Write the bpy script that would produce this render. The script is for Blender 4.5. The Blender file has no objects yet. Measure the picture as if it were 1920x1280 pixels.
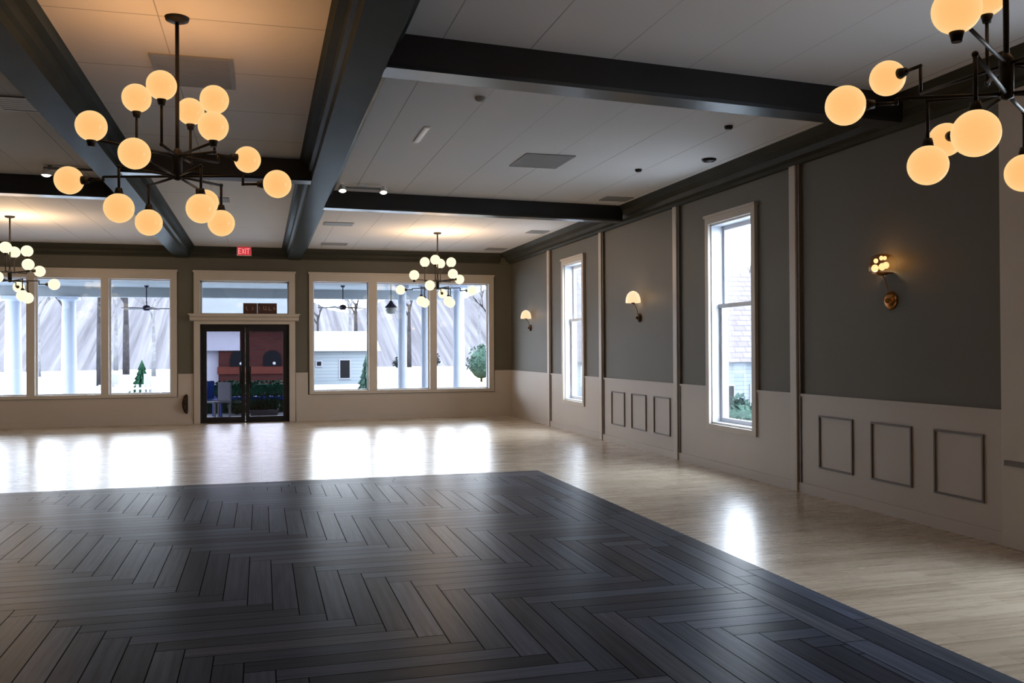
import bpy, bmesh, math, random
from mathutils import Vector, Matrix
random.seed(7)
sc = bpy.context.scene
COL = sc.collection
PI = math.pi

# ------------------------------------------------------------------ materials
def newmat(name):
    m = bpy.data.materials.new(name); m.use_nodes = True
    nt = m.node_tree; nt.nodes.clear()
    out = nt.nodes.new('ShaderNodeOutputMaterial')
    return m, nt, out

def N(nt, t, **kw):
    n = nt.nodes.new(t)
    for k, v in kw.items():
        if hasattr(n, k): setattr(n, k, v)
    return n

def ramp(nt, stops):
    r = nt.nodes.new('ShaderNodeValToRGB')
    e = r.color_ramp.elements
    e[0].position, e[0].color = stops[0][0], (*stops[0][1], 1)
    e[1].position, e[1].color = stops[1][0], (*stops[1][1], 1)
    for p, c in stops[2:]:
        x = e.new(p); x.color = (*c, 1)
    return r

def paint(name, col, rough=0.6, var=0.06, scale=3.0, metal=0.0, bump=0.02, spec=0.5, bscale=60, detail=3):
    """painted / plain surface with a soft procedural tone variation"""
    m, nt, out = newmat(name)
    b = N(nt, 'ShaderNodeBsdfPrincipled')
    tc = N(nt, 'ShaderNodeTexCoord'); no = N(nt, 'ShaderNodeTexNoise')
    no.inputs['Scale'].default_value = scale; no.inputs['Detail'].default_value = detail
    nt.links.new(tc.outputs['Object'], no.inputs['Vector'])
    lo = tuple(c * (1 - var) for c in col); hi = tuple(min(1, c * (1 + var)) for c in col)
    r = ramp(nt, [(0.3, lo), (0.7, hi)])
    nt.links.new(no.outputs['Fac'], r.inputs['Fac'])
    nt.links.new(r.outputs['Color'], b.inputs['Base Color'])
    b.inputs['Roughness'].default_value = rough; b.inputs['Metallic'].default_value = metal
    b.inputs['Specular IOR Level'].default_value = spec
    if bump:
        n2 = N(nt, 'ShaderNodeTexNoise'); n2.inputs['Scale'].default_value = bscale
        nt.links.new(tc.outputs['Object'], n2.inputs['Vector'])
        bu = N(nt, 'ShaderNodeBump'); bu.inputs['Strength'].default_value = bump; bu.inputs['Distance'].default_value = 0.01
        nt.links.new(n2.outputs['Fac'], bu.inputs['Height']); nt.links.new(bu.outputs['Normal'], b.inputs['Normal'])
    nt.links.new(b.outputs[0], out.inputs['Surface'])
    return m

def softsheen(name, col, k=0.22, rough=0.3, base=0.008, p=6.0):
    """dark painted surface with a restrained sheen at grazing angles"""
    m, nt, out = newmat(name)
    tc = N(nt, 'ShaderNodeTexCoord'); no = N(nt, 'ShaderNodeTexNoise'); no.inputs['Scale'].default_value = 2
    nt.links.new(tc.outputs['Object'], no.inputs['Vector'])
    r = ramp(nt, [(0.3, tuple(c * .9 for c in col)), (0.7, tuple(c * 1.1 for c in col))]); nt.links.new(no.outputs['Fac'], r.inputs['Fac'])
    df = N(nt, 'ShaderNodeBsdfDiffuse'); nt.links.new(r.outputs['Color'], df.inputs['Color'])
    gl = N(nt, 'ShaderNodeBsdfGlossy'); gl.inputs['Roughness'].default_value = rough
    lw = N(nt, 'ShaderNodeLayerWeight'); lw.inputs['Blend'].default_value = 0.5
    pw_ = N(nt, 'ShaderNodeMath', operation='POWER'); pw_.inputs[1].default_value = p; nt.links.new(lw.outputs['Facing'], pw_.inputs[0])
    mu = N(nt, 'ShaderNodeMath', operation='MULTIPLY_ADD'); mu.inputs[1].default_value = k; mu.inputs[2].default_value = base; nt.links.new(pw_.outputs[0], mu.inputs[0])
    ms = N(nt, 'ShaderNodeMixShader'); nt.links.new(mu.outputs[0], ms.inputs[0]); nt.links.new(df.outputs[0], ms.inputs[1]); nt.links.new(gl.outputs[0], ms.inputs[2])
    nt.links.new(ms.outputs[0], out.inputs['Surface'])
    return m

def glow(name, center, edge, strength):
    m, nt, out = newmat(name)
    lw = N(nt, 'ShaderNodeLayerWeight'); lw.inputs['Blend'].default_value = 0.35
    tc = N(nt, 'ShaderNodeTexCoord'); no = N(nt, 'ShaderNodeTexNoise'); no.inputs['Scale'].default_value = 9
    nt.links.new(tc.outputs['Object'], no.inputs['Vector'])
    ma = N(nt, 'ShaderNodeMath', operation='MULTIPLY_ADD')
    nt.links.new(no.outputs['Fac'], ma.inputs[0]); ma.inputs[1].default_value = 0.25
    nt.links.new(lw.outputs['Facing'], ma.inputs[2])
    r = ramp(nt, [(0.1, center), (0.85, edge)])
    nt.links.new(ma.outputs[0], r.inputs['Fac'])
    e = N(nt, 'ShaderNodeEmission'); e.inputs['Strength'].default_value = strength
    nt.links.new(r.outputs['Color'], e.inputs['Color'])
    g = N(nt, 'ShaderNodeBsdfGlossy'); g.inputs['Roughness'].default_value = 0.2
    mx = N(nt, 'ShaderNodeMixShader'); mx.inputs[0].default_value = 0.03
    nt.links.new(e.outputs[0], mx.inputs[1]); nt.links.new(g.outputs[0], mx.inputs[2])
    nt.links.new(mx.outputs[0], out.inputs['Surface'])
    return m

def glassmat(name, tint=(0.97, 0.98, 1.0), refl=1.0):
    m, nt, out = newmat(name)
    fr = N(nt, 'ShaderNodeLayerWeight'); fr.inputs['Blend'].default_value = 0.5
    pw_ = N(nt, 'ShaderNodeMath', operation='POWER'); pw_.inputs[1].default_value = 5.0
    nt.links.new(fr.outputs['Facing'], pw_.inputs[0])
    mu = N(nt, 'ShaderNodeMath', operation='MULTIPLY_ADD'); mu.inputs[1].default_value = 0.9 * refl; mu.inputs[2].default_value = 0.04 * refl
    nt.links.new(pw_.outputs[0], mu.inputs[0])
    tr = N(nt, 'ShaderNodeBsdfTransparent'); tr.inputs['Color'].default_value = (*tint, 1)
    gl = N(nt, 'ShaderNodeBsdfGlossy'); gl.inputs['Roughness'].default_value = 0.02
    mx = N(nt, 'ShaderNodeMixShader')
    nt.links.new(mu.outputs[0], mx.inputs[0]); nt.links.new(tr.outputs[0], mx.inputs[1]); nt.links.new(gl.outputs[0], mx.inputs[2])
    nt.links.new(mx.outputs[0], out.inputs['Surface'])
    return m

def floor_planks(name):
    """pale wood planks, long side across the room"""
    m, nt, out = newmat(name)
    b = N(nt, 'ShaderNodeBsdfPrincipled'); tc = N(nt, 'ShaderNodeTexCoord')
    br = N(nt, 'ShaderNodeTexBrick')
    br.inputs['Scale'].default_value = 1.0; br.inputs['Brick Width'].default_value = 1.25; br.inputs['Row Height'].default_value = 0.18
    br.inputs['Mortar Size'].default_value = 0.0022; br.inputs['Bias'].default_value = 0.0
    br.inputs['Color1'].default_value = (0.42, 0.345, 0.25, 1); br.inputs['Color2'].default_value = (0.54, 0.455, 0.345, 1)
    br.inputs['Mortar'].default_value = (0.20, 0.155, 0.105, 1); br.offset = 0.37
    nt.links.new(tc.outputs['Object'], br.inputs['Vector'])
    mp = N(nt, 'ShaderNodeMapping'); mp.inputs['Scale'].default_value = (0.9, 14, 1)
    nt.links.new(tc.outputs['Object'], mp.inputs['Vector'])
    no = N(nt, 'ShaderNodeTexNoise'); no.inputs['Scale'].default_value = 1.6; no.inputs['Detail'].default_value = 6
    nt.links.new(mp.outputs[0], no.inputs['Vector'])
    r = ramp(nt, [(0.3, (0.84, 0.82, 0.79)), (0.72, (1.12, 1.12, 1.12))])
    nt.links.new(no.outputs['Fac'], r.inputs['Fac'])
    mx = N(nt, 'ShaderNodeMix', data_type='RGBA', blend_type='MULTIPLY'); mx.inputs[0].default_value = 1
    nt.links.new(br.outputs['Color'], mx.inputs[6]); nt.links.new(r.outputs['Color'], mx.inputs[7])
    nt.links.new(mx.outputs[2], b.inputs['Base Color'])
    rr = N(nt, 'ShaderNodeMapRange'); rr.inputs[3].default_value = 0.20; rr.inputs[4].default_value = 0.36
    nt.links.new(no.outputs['Fac'], rr.inputs[0]); nt.links.new(rr.outputs[0], b.inputs['Roughness'])
    bu = N(nt, 'ShaderNodeBump'); bu.inputs['Strength'].default_value = 0.12; bu.inputs['Distance'].default_value = 0.004
    nt.links.new(no.outputs['Fac'], bu.inputs['Height']); nt.links.new(bu.outputs['Normal'], b.inputs['Normal'])
    b.inputs['Specular IOR Level'].default_value = 0.38
    nt.links.new(b.outputs[0], out.inputs['Surface'])
    return m

def dark_planks(name):
    m, nt, out = newmat(name)
    b = N(nt, 'ShaderNodeBsdfPrincipled')
    at = N(nt, 'ShaderNodeAttribute'); at.attribute_name = 'tone'
    uv = N(nt, 'ShaderNodeUVMap'); uv.uv_map = 'UVMap'
    mp = N(nt, 'ShaderNodeMapping'); mp.inputs['Scale'].default_value = (0.8, 18, 1)
    nt.links.new(uv.outputs[0], mp.inputs['Vector'])
    no = N(nt, 'ShaderNodeTexNoise'); no.inputs['Scale'].default_value = 1.5; no.inputs['Detail'].default_value = 5; no.inputs['Roughness'].default_value = 0.6
    nt.links.new(mp.outputs[0], no.inputs['Vector'])
    r = ramp(nt, [(0.28, (0.6, 0.6, 0.6)), (0.75, (1.4, 1.4, 1.4))])
    nt.links.new(no.outputs['Fac'], r.inputs['Fac'])
    mx = N(nt, 'ShaderNodeMix', data_type='RGBA', blend_type='MULTIPLY'); mx.inputs[0].default_value = 1
    nt.links.new(at.outputs['Color'], mx.inputs[6]); nt.links.new(r.outputs['Color'], mx.inputs[7])
    nt.links.new(mx.outputs[2], b.inputs['Base Color'])
    rr = N(nt, 'ShaderNodeMapRange'); rr.inputs[3].default_value = 0.27; rr.inputs[4].default_value = 0.38
    nt.links.new(no.outputs['Fac'], rr.inputs[0]); nt.links.new(rr.outputs[0], b.inputs['Roughness'])
    bu = N(nt, 'ShaderNodeBump'); bu.inputs['Strength'].default_value = 0.12; bu.inputs['Distance'].default_value = 0.003
    nt.links.new(no.outputs['Fac'], bu.inputs['Height']); nt.links.new(bu.outputs['Normal'], b.inputs['Normal'])
    b.inputs['Specular IOR Level'].default_value = 0.0
    b.inputs['Roughness'].default_value = 1.0
    for l in list(b.inputs['Roughness'].links): nt.links.remove(l)
    df = N(nt, 'ShaderNodeBsdfDiffuse'); nt.links.new(mx.outputs[2], df.inputs['Color']); nt.links.new(bu.outputs['Normal'], df.inputs['Normal'])
    gl = N(nt, 'ShaderNodeBsdfGlossy'); nt.links.new(rr.outputs[0], gl.inputs['Roughness']); nt.links.new(bu.outputs['Normal'], gl.inputs['Normal'])
    lw = N(nt, 'ShaderNodeLayerWeight'); lw.inputs['Blend'].default_value = 0.5
    pw_ = N(nt, 'ShaderNodeMath', operation='POWER'); pw_.inputs[1].default_value = 7.0; nt.links.new(lw.outputs['Facing'], pw_.inputs[0])
    mu = N(nt, 'ShaderNodeMath', operation='MULTIPLY_ADD'); mu.inputs[1].default_value = 0.42; mu.inputs[2].default_value = 0.022; nt.links.new(pw_.outputs[0], mu.inputs[0])
    ms = N(nt, 'ShaderNodeMixShader'); nt.links.new(mu.outputs[0], ms.inputs[0]); nt.links.new(df.outputs[0], ms.inputs[1]); nt.links.new(gl.outputs[0], ms.inputs[2])
    nt.links.new(ms.outputs[0], out.inputs['Surface'])
    nt.nodes.remove(b)
    return m

def brickmat(name, c1, c2, mortar, w=0.22, h=0.075, ms=0.008, rough=0.85, axes='XZ'):
    m, nt, out = newmat(name)
    b = N(nt, 'ShaderNodeBsdfPrincipled'); tc = N(nt, 'ShaderNodeTexCoord')
    sp = N(nt, 'ShaderNodeSeparateXYZ'); cb = N(nt, 'ShaderNodeCombineXYZ')
    nt.links.new(tc.outputs['Object'], sp.inputs[0])
    nt.links.new(sp.outputs[axes[0]], cb.inputs['X']); nt.links.new(sp.outputs[axes[1]], cb.inputs['Y'])
    br = N(nt, 'ShaderNodeTexBrick'); br.inputs['Scale'].default_value = 1
    br.inputs['Brick Width'].default_value = w; br.inputs['Row Height'].default_value = h; br.inputs['Mortar Size'].default_value = ms
    br.inputs['Color1'].default_value = (*c1, 1); br.inputs['Color2'].default_value = (*c2, 1); br.inputs['Mortar'].default_value = (*mortar, 1)
    nt.links.new(cb.outputs[0], br.inputs['Vector']); nt.links.new(br.outputs['Color'], b.inputs['Base Color'])
    b.inputs['Roughness'].default_value = rough; b.inputs['Specular IOR Level'].default_value = 0.05
    nt.links.new(b.outputs[0], out.inputs['Surface'])
    return m

M = {}
M['wall'] = paint('sage_wall_paint', (0.118, 0.110, 0.087), 0.55, 0.03, 1.5, spec=0.3)
M['cream'] = paint('beige_wainscot_paint', (0.47, 0.42, 0.375), 0.45, 0.03, 1.2, spec=0.4)
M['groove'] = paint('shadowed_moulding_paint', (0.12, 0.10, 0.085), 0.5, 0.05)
M['trim'] = paint('window_trim_paint', (0.50, 0.45, 0.39), 0.4, 0.03, spec=0.4)
M['jamb'] = paint('white_jamb_paint', (0.62, 0.64, 0.68), 0.4, 0.02)
M['beam'] = paint('dark_teal_beam_paint', (0.012, 0.014, 0.016), 0.32, 0.08, 2, spec=0.45, bump=0.0)
M['crown'] = softsheen('dark_green_grey_beam_paint', (0.030, 0.038, 0.035), 0.20, 0.28)
M['crownwall'] = softsheen('olive_grey_crown_paint', (0.052, 0.052, 0.042), 0.10, 0.35)
M['black'] = paint('black_metal', (0.006, 0.005, 0.005), 0.5, 0.1, bump=0, spec=0.25)
M['blackframe'] = paint('black_door_frame', (0.006, 0.006, 0.009), 0.4, 0.1, bump=0)
M['brass'] = paint('aged_brass', (0.45, 0.20, 0.06), 0.28, 0.1, metal=1.0, bump=0)
M['bronze'] = paint('dark_bronze', (0.05, 0.03, 0.018), 0.4, 0.1, metal=0.8, bump=0)
M['globe'] = glow('warm_opal_globe', (1.0, 0.50, 0.17), (1.0, 0.64, 0.28), 1.08)
M['globe_far'] = glow('bright_opal_globe', (1.0, 0.80, 0.42), (1.0, 0.88, 0.55), 1.7)
M['shade'] = glow('lit_sconce_shade', (1.0, 0.62, 0.34), (1.0, 0.78, 0.55), 1.25)
M['glint'] = glow('glass_glint_glow', (1.0, 0.86, 0.66), (1.0, 0.72, 0.42), 2.0)  # emission standing in for highlights on the near sconce's glass
M['amberglass'] = glassmat('amber_clear_glass', (0.80, 0.58, 0.34), 1.5)
M['glass'] = glassmat('window_glass', (0.95, 0.97, 1.0), 1.0)
M['doorglass'] = glassmat('tinted_door_glass', (0.62, 0.62, 0.68), 0.7)
M['floor'] = floor_planks('pale_plank_floor')
M['dark'] = dark_planks('dark_herringbone_planks')
M['gap'] = paint('plank_gap', (0.008, 0.008, 0.011), 0.9, 0.1, bump=0, spec=0.02)
M['vent'] = paint('grey_grille', (0.27, 0.265, 0.255), 0.6, 0.05, bump=0)
M['ventdark'] = paint('grille_dark', (0.12, 0.12, 0.12), 0.8, 0.05, bump=0)
M['white'] = paint('white_plastic', (0.75, 0.75, 0.72), 0.4, 0.03, bump=0)
M['lit'] = glow('lit_lens', (1, 0.97, 0.9), (1, 0.95, 0.85), 2.2)
M['red'] = glow('red_exit_face', (0.72, 0.035, 0.055), (0.72, 0.04, 0.06), 0.85)
M['redtext'] = glow('pink_exit_letters', (1.0, 0.35, 0.33), (1.0, 0.35, 0.33), 1.0)
M['signbrown'] = paint('brown_sign_board', (0.06, 0.02, 0.012), 0.5, 0.25, 30, bump=0)
M['signpale'] = paint('pale_sign_marks', (0.35, 0.25, 0.2), 0.5, 0.1, bump=0)
# outdoors (bright daylight outside, so darker paints read as pale in the picture)
M['col'] = paint('pale_blue_white_column', (0.36, 0.40, 0.49), 0.7, 0.03, spec=0.06)
M['porch'] = paint('porch_ceiling_board', (0.24, 0.26, 0.28), 0.8, 0.04, spec=0.06)
M['porchfl'] = paint('porch_concrete', (0.16, 0.17, 0.19), 0.85, 0.06, spec=0.06)
M['snow'] = paint('bright_ground', (0.34, 0.36, 0.38), 0.9, 0.05, 0.4, spec=0.06)
M['bark'] = paint('bare_bark', (0.017, 0.015, 0.016), 0.9, 0.3, 4, spec=0.06)
M['barkpale'] = paint('pale_bark', (0.070, 0.068, 0.072), 0.9, 0.2, 4, spec=0.06)
M['evergreen'] = paint('evergreen_needles', (0.004, 0.018, 0.009), 0.8, 0.5, 20, spec=0.06)
M['shrub'] = paint('grey_green_leaves', (0.018, 0.034, 0.026), 0.8, 0.5, 14, spec=0.06)
M['siding'] = brickmat('white_siding', (0.10, 0.112, 0.125), (0.11, 0.12, 0.13), (0.07, 0.08, 0.09), 8, 0.16, 0.012)
M['roofpale'] = paint('snowy_roof', (0.13, 0.135, 0.15), 0.9, 0.06, 1, spec=0.06)
M['roofmist'] = paint('misty_grey_roof', (0.050, 0.054, 0.058), 0.9, 0.06, 1, spec=0.06)
M['roofgrey'] = brickmat('weathered_shingle_roof', (0.075, 0.065, 0.07), (0.095, 0.085, 0.09), (0.055, 0.05, 0.055), 0.5, 0.22, 0.02)
M['brick'] = brickmat('red_brick', (0.017, 0.0045, 0.004), (0.023, 0.006, 0.005), (0.014, 0.008, 0.007), 0.5, 0.16, 0.02)
M['brickband'] = paint('orange_brick_band', (0.034, 0.009, 0.006), 0.8, 0.15, 3, spec=0.06)
M['darkpane'] = paint('dark_window_pane', (0.0016, 0.0018, 0.0026), 0.3, 0.1, bump=0, spec=0.06)
M['bluecloth'] = paint('blue_tarpaulin', (0.010, 0.030, 0.15), 0.6, 0.4, 6, spec=0.06)
M['whitewood'] = paint('white_painted_wood', (0.13, 0.13, 0.15), 0.7, 0.04, bump=0, spec=0.06)
M['lawn'] = paint('winter_lawn', (0.22, 0.185, 0.10), 0.95, 0.15, 2, spec=0.06)
M['signlantern'] = paint('dark_lantern_hood', (0.02, 0.018, 0.03), 0.5, 0.1, bump=0, spec=0.06)
M['lanternglass'] = paint('white_lantern_glass', (0.2, 0.2, 0.2), 0.4, 0.02, bump=0, spec=0.06)

def woods_mat():
    m, nt, out = newmat('wooded_hillside')
    b = N(nt, 'ShaderNodeBsdfPrincipled'); b.inputs['Roughness'].default_value = 1
    b.inputs['Specular IOR Level'].default_value = 0.0
    tc = N(nt, 'ShaderNodeTexCoord'); mp = N(nt, 'ShaderNodeMapping'); mp.inputs['Scale'].default_value = (1.7, 0.0, 0.12)
    nt.links.new(tc.outputs['Object'], mp.inputs['Vector'])
    n1 = N(nt, 'ShaderNodeTexNoise'); n1.inputs['Scale'].default_value = 0.8; n1.inputs['Detail'].default_value = 8; n1.inputs['Roughness'].default_value = 0.65
    nt.links.new(mp.outputs[0], n1.inputs['Vector'])
    r = ramp(nt, [(0.32, (0.032, 0.030, 0.033)), (0.66, (0.080, 0.076, 0.082))])
    nt.links.new(n1.outputs['Fac'], r.inputs['Fac']); nt.links.new(r.outputs['Color'], b.inputs['Base Color'])
    nt.links.new(b.outputs[0], out.inputs['Surface'])
    return m
M['woods'] = woods_mat()

def ceiling_mat():
    m, nt, out = newmat('white_ceiling_panels')
    b = N(nt, 'ShaderNodeBsdfPrincipled'); b.inputs['Roughness'].default_value = 0.75; b.inputs['Specular IOR Level'].default_value = 0.25
    tc = N(nt, 'ShaderNodeTexCoord'); sp = N(nt, 'ShaderNodeSeparateXYZ'); nt.links.new(tc.outputs['Object'], sp.inputs[0])
    # side bays: seams running along the room, 0.70 m apart; centre bay: seams across it
    def seam(sock, off, period, half):
        a = N(nt, 'ShaderNodeMath', operation='ADD'); a.inputs[1].default_value = off; nt.links.new(sock, a.inputs[0])
        mo = N(nt, 'ShaderNodeMath', operation='FLOORED_MODULO'); mo.inputs[1].default_value = period; nt.links.new(a.outputs[0], mo.inputs[0])
        l = N(nt, 'ShaderNodeMath', operation='LESS_THAN'); l.inputs[1].default_value = half; nt.links.new(mo.outputs[0], l.inputs[0])
        return l
    sx = seam(sp.outputs['X'], -1.60 + 70, 0.69, 0.010)
    sy = seam(sp.outputs['Y'], -7.02 + 120, 1.22, 0.012)
    cx = seam(sp.outputs['X'], 0.215 + 70, 1.22, 0.008)
    # centre mask
    g1 = N(nt, 'ShaderNodeMath', operation='GREATER_THAN'); g1.inputs[1].default_value = -1.7; nt.links.new(sp.outputs['X'], g1.inputs[0])
    g2 = N(nt, 'ShaderNodeMath', operation='LESS_THAN'); g2.inputs[1].default_value = 0.7; nt.links.new(sp.outputs['X'], g2.inputs[0])
    cm = N(nt, 'ShaderNodeMath', operation='MULTIPLY'); nt.links.new(g1.outputs[0], cm.inputs[0]); nt.links.new(g2.outputs[0], cm.inputs[1])
    mxc = N(nt, 'ShaderNodeMath', operation='MAXIMUM'); nt.links.new(sy.outputs[0], mxc.inputs[0]); nt.links.new(cx.outputs[0], mxc.inputs[1])
    ms = N(nt, 'ShaderNodeMix', data_type='FLOAT'); nt.links.new(cm.outputs[0], ms.inputs[0]); nt.links.new(sx.outputs[0], ms.inputs[2]); nt.links.new(mxc.outputs[0], ms.inputs[3])
    # seams only partly visible (filled joints)
    no = N(nt, 'ShaderNodeTexNoise'); no.inputs['Scale'].default_value = 0.35; nt.links.new(tc.outputs['Object'], no.inputs['Vector'])
    rr = ramp(nt, [(0.42, (0.2, 0.2, 0.2)), (0.55, (0.6, 0.6, 0.6))]); nt.links.new(no.outputs['Fac'], rr.inputs['Fac'])
    f = N(nt, 'ShaderNodeMath', operation='MULTIPLY'); nt.links.new(ms.outputs[0], f.inputs[0]); nt.links.new(rr.outputs['Color'], f.inputs[1])
    mx = N(nt, 'ShaderNodeMix', data_type='RGBA'); nt.links.new(f.outputs[0], mx.inputs[0])
    mx.inputs[6].default_value = (0.74, 0.71, 0.68, 1); mx.inputs[7].default_value = (0.10, 0.09, 0.085, 1)
    nt.links.new(mx.outputs[2], b.inputs['Base Color']); nt.links.new(b.outputs[0], out.inputs['Surface'])
    return m
M['ceiling'] = ceiling_mat()

# ------------------------------------------------------------------ mesh builder
class MB:
    def __init__(s): s.bm = bmesh.new()
    def box(s, x0, x1, y0, y1, z0, z1):
        vs = [s.bm.verts.new((x, y, z)) for z in (z0, z1) for y in (y0, y1) for x in (x0, x1)]
        for f in ((0, 2, 3, 1), (4, 5, 7, 6), (0, 1, 5, 4), (2, 6, 7, 3), (0, 4, 6, 2), (1, 3, 7, 5)):
            s.bm.faces.new([vs[i] for i in f])
        return s
    def tube(s, a, b, r, r2=None, seg=12, caps=True):
        a, b = Vector(a), Vector(b); d = (b - a)
        if d.length < 1e-6: return s
        r2 = r if r2 is None else r2
        z = d.normalized(); x = z.orthogonal().normalized(); y = z.cross(x)
        A = []; B = []
        for i in range(seg):
            t = 2 * PI * i / seg; v = x * math.cos(t) + y * math.sin(t)
            A.append(s.bm.verts.new(a + v * r)); B.append(s.bm.verts.new(b + v * r2))
        for i in range(seg):
            j = (i + 1) % seg; f = s.bm.faces.new((A[i], A[j], B[j], B[i])); f.smooth = True
        if caps: s.bm.faces.new(A[::-1]); s.bm.faces.new(B)
        return s
    def lathe(s, prof, c=(0, 0, 0), seg=24, axis='Z', close=False):
        c = Vector(c); rings = []
        for r, h in prof:
            ring = []
            for i in range(seg):
                t = 2 * PI * i / seg; u, v = r * math.cos(t), r * math.sin(t)
                p = {'Z': (u, v, h), 'X': (h, u, v), 'Y': (v, h, u)}[axis]
                ring.append(s.bm.verts.new(c + Vector(p)))
            rings.append(ring)
        for k in range(len(rings) - 1):
            for i in range(seg):
                j = (i + 1) % seg
                f = s.bm.faces.new((rings[k][i], rings[k][j], rings[k + 1][j], rings[k + 1][i])); f.smooth = True
        if close:
            s.bm.faces.new(rings[0][::-1]); s.bm.faces.new(rings[-1])
        return s
    def sphere(s, c, r, seg=28, rings=18, sc=(1, 1, 1)):
        m = Matrix.Translation(c) @ Matrix.Diagonal((sc[0], sc[1], sc[2], 1))
        g = bmesh.ops.create_uvsphere(s.bm, u_segments=seg, v_segments=rings, radius=r, matrix=m)
        for v in g['verts']:
            for f in v.link_faces: f.smooth = True
        return s
    def prism(s, poly, axis, a, b):
        """poly of 2D points extruded along axis from a to b; axis X -> points (y,z), Y -> (x,z), Z -> (x,y)"""
        def P(p, t): return {'X': (t, p[0], p[1]), 'Y': (p[0], t, p[1]), 'Z': (p[0], p[1], t)}[axis]
        A = [s.bm.verts.new(P(p, a)) for p in poly]; B = [s.bm.verts.new(P(p, b)) for p in poly]
        n = len(poly)
        for i in range(n):
            j = (i + 1) % n; s.bm.faces.new((A[i], A[j], B[j], B[i]))
        s.bm.faces.new(A[::-1]); s.bm.faces.new(B)
        return s
    def build(s, name, mat, parent=None, loc=(0, 0, 0), bevel=0):
        bmesh.ops.recalc_face_normals(s.bm, faces=s.bm.faces)
        me = bpy.data.meshes.new(name); s.bm.to_mesh(me); s.bm.free()
        if mat: me.materials.append(mat)
        o = bpy.data.objects.new(name, me); COL.objects.link(o); o.location = loc
        if parent: o.parent = parent
        if bevel:
            b = o.modifiers.new('Bevel', 'BEVEL'); b.width = bevel; b.segments = 2; b.limit_method = 'ANGLE'
        return o

def tag(o, label=None, cat=None, group=None, kind=None):
    if label: o['label'] = label
    if cat: o['category'] = cat
    if group: o['group'] = group
    if kind: o['kind'] = kind
    return o
def empty(name, loc=(0, 0, 0), rz=0):
    o = bpy.data.objects.new(name, None); COL.objects.link(o); o.location = loc; o.rotation_euler = (0, 0, rz)
    o.empty_display_size = 0.1
    return o
def struct(name, mb, mat, label=None, parent=None, loc=(0, 0, 0), bevel=0):
    o = mb.build(name, mat, parent, loc, bevel)
    if not parent: o['kind'] = 'structure'
    if label: o['label'] = label
    return o
def copy_tree(o, parent=None):
    c = o.copy(); COL.objects.link(c); c.parent = parent
    for ch in o.children: copy_tree(ch, c)
    return c

# ------------------------------------------------------------------ room dimensions (metres, camera stands at x=0 y=0)
XR, XL = 5.83, -6.80
YB, YF = 21.13, -6.0
ZC = 3.90
T = 0.26

# floor
struct('floor', MB().box(XL - .3, XR + .3, YF - .3, YB + .3, -0.12, 0), M['floor'])
# ceiling
struct('ceiling', MB().box(XL - .3, XR + .3, YF - .3, YB + .3, ZC, ZC + 0.15), M['ceiling'])

def wall_with_holes(name, axis, p0, p1, a0, a1, z0, z1, holes, mat):
    """axis 'X': wall plane runs along y (a) and its thickness spans x p0..p1; holes = (a0,a1,z0,z1)"""
    mb = MB(); cuts = sorted(holes)
    def bx(u0, u1, w0, w1):
        if u1 - u0 < 1e-4 or w1 - w0 < 1e-4: return
        if axis == 'X': mb.box(p0, p1, u0, u1, w0, w1)
        else: mb.box(u0, u1, p0, p1, w0, w1)
    cur = a0
    for h in cuts:
        bx(cur, h[0], z0, z1); bx(h[0], h[1], z0, h[2]); bx(h[0], h[1], h[3], z1); cur = h[1]
    bx(cur, a1, z0, z1)
    return struct(name, mb, mat)

SW_Z0, SW_Z1 = 0.60, 3.27
side_centres = [16.58, 10.48, 4.48]
side_holes = [(c - .56, c + .56, SW_Z0, SW_Z1) for c in side_centres[:3]]
left_holes = []
WZ0, WZ1 = 0.66, 3.20
DZ = 2.19
back_holes = [(-6.10, -1.88, WZ0, WZ1), (-1.30, 0.61, 0.0, 3.20), (1.12, 5.28, WZ0, WZ1)]
wall_with_holes('wall_right', 'X', XR, XR + T, YF, YB + T, 0, ZC, side_holes, M['wall'])
wall_with_holes('wall_left', 'X', XL - T, XL, YF, YB + T, 0, ZC, left_holes, M['wall'])
wall_with_holes('wall_back', 'Y', YB, YB + T, XL, XR, 0, ZC, back_holes, M['wall'])
wall_with_holes('wall_front', 'Y', YF - T, YF, XL, XR, 0, ZC, [], M['wall'])

# wainscot (lower wall panelling) with cap rail and baseboard, as trim
RAIL = 1.10
def wains_seg(mb, side, a, b, z0, z1, th=0.02):
    if b - a < 1e-3 or z1 - z0 < 1e-3: return
    if side == 'R': mb.box(XR - th, XR, a, b, z0, z1)
    elif side == 'L': mb.box(XL, XL + th, a, b, z0, z1)
    else: mb.box(a, b, YB - th, YB, z0, z1)
def wainscot(side, a0, a1, holes, name):
    mb = MB(); rail = MB(); base = MB(); cur = a0
    for h in holes + [(a1, a1, 0, 0)]:
        wains_seg(mb, side, cur, h[0], 0, RAIL - .03)
        wains_seg(rail, side, cur, h[0], RAIL - .03, RAIL, 0.032)
        if h[0] < a1: wains_seg(mb, side, h[0], h[1], 0, h[2] - 0.005)
        cur = h[1]
    o = struct(name, mb, M['cream'])
    o2 = rail.build('cap_rail', M['cream'], o)
    return o
pw = 0.115
wr = wainscot('R', YF, YB - .02, sorted([(c - .64, c + .64, 0.53, 3.4) for c in side_centres]), 'trim_1')
wl = wainscot('L', YF, YB - .02, [], 'trim_2')
wb = wainscot('B', XL, XR, [(-6.22, -1.76, 0.60, 3.4), (-1.44, 0.75, 0.0, 3.4), (1.02, 5.40, 0.60, 3.4)], 'trim_3')
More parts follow.
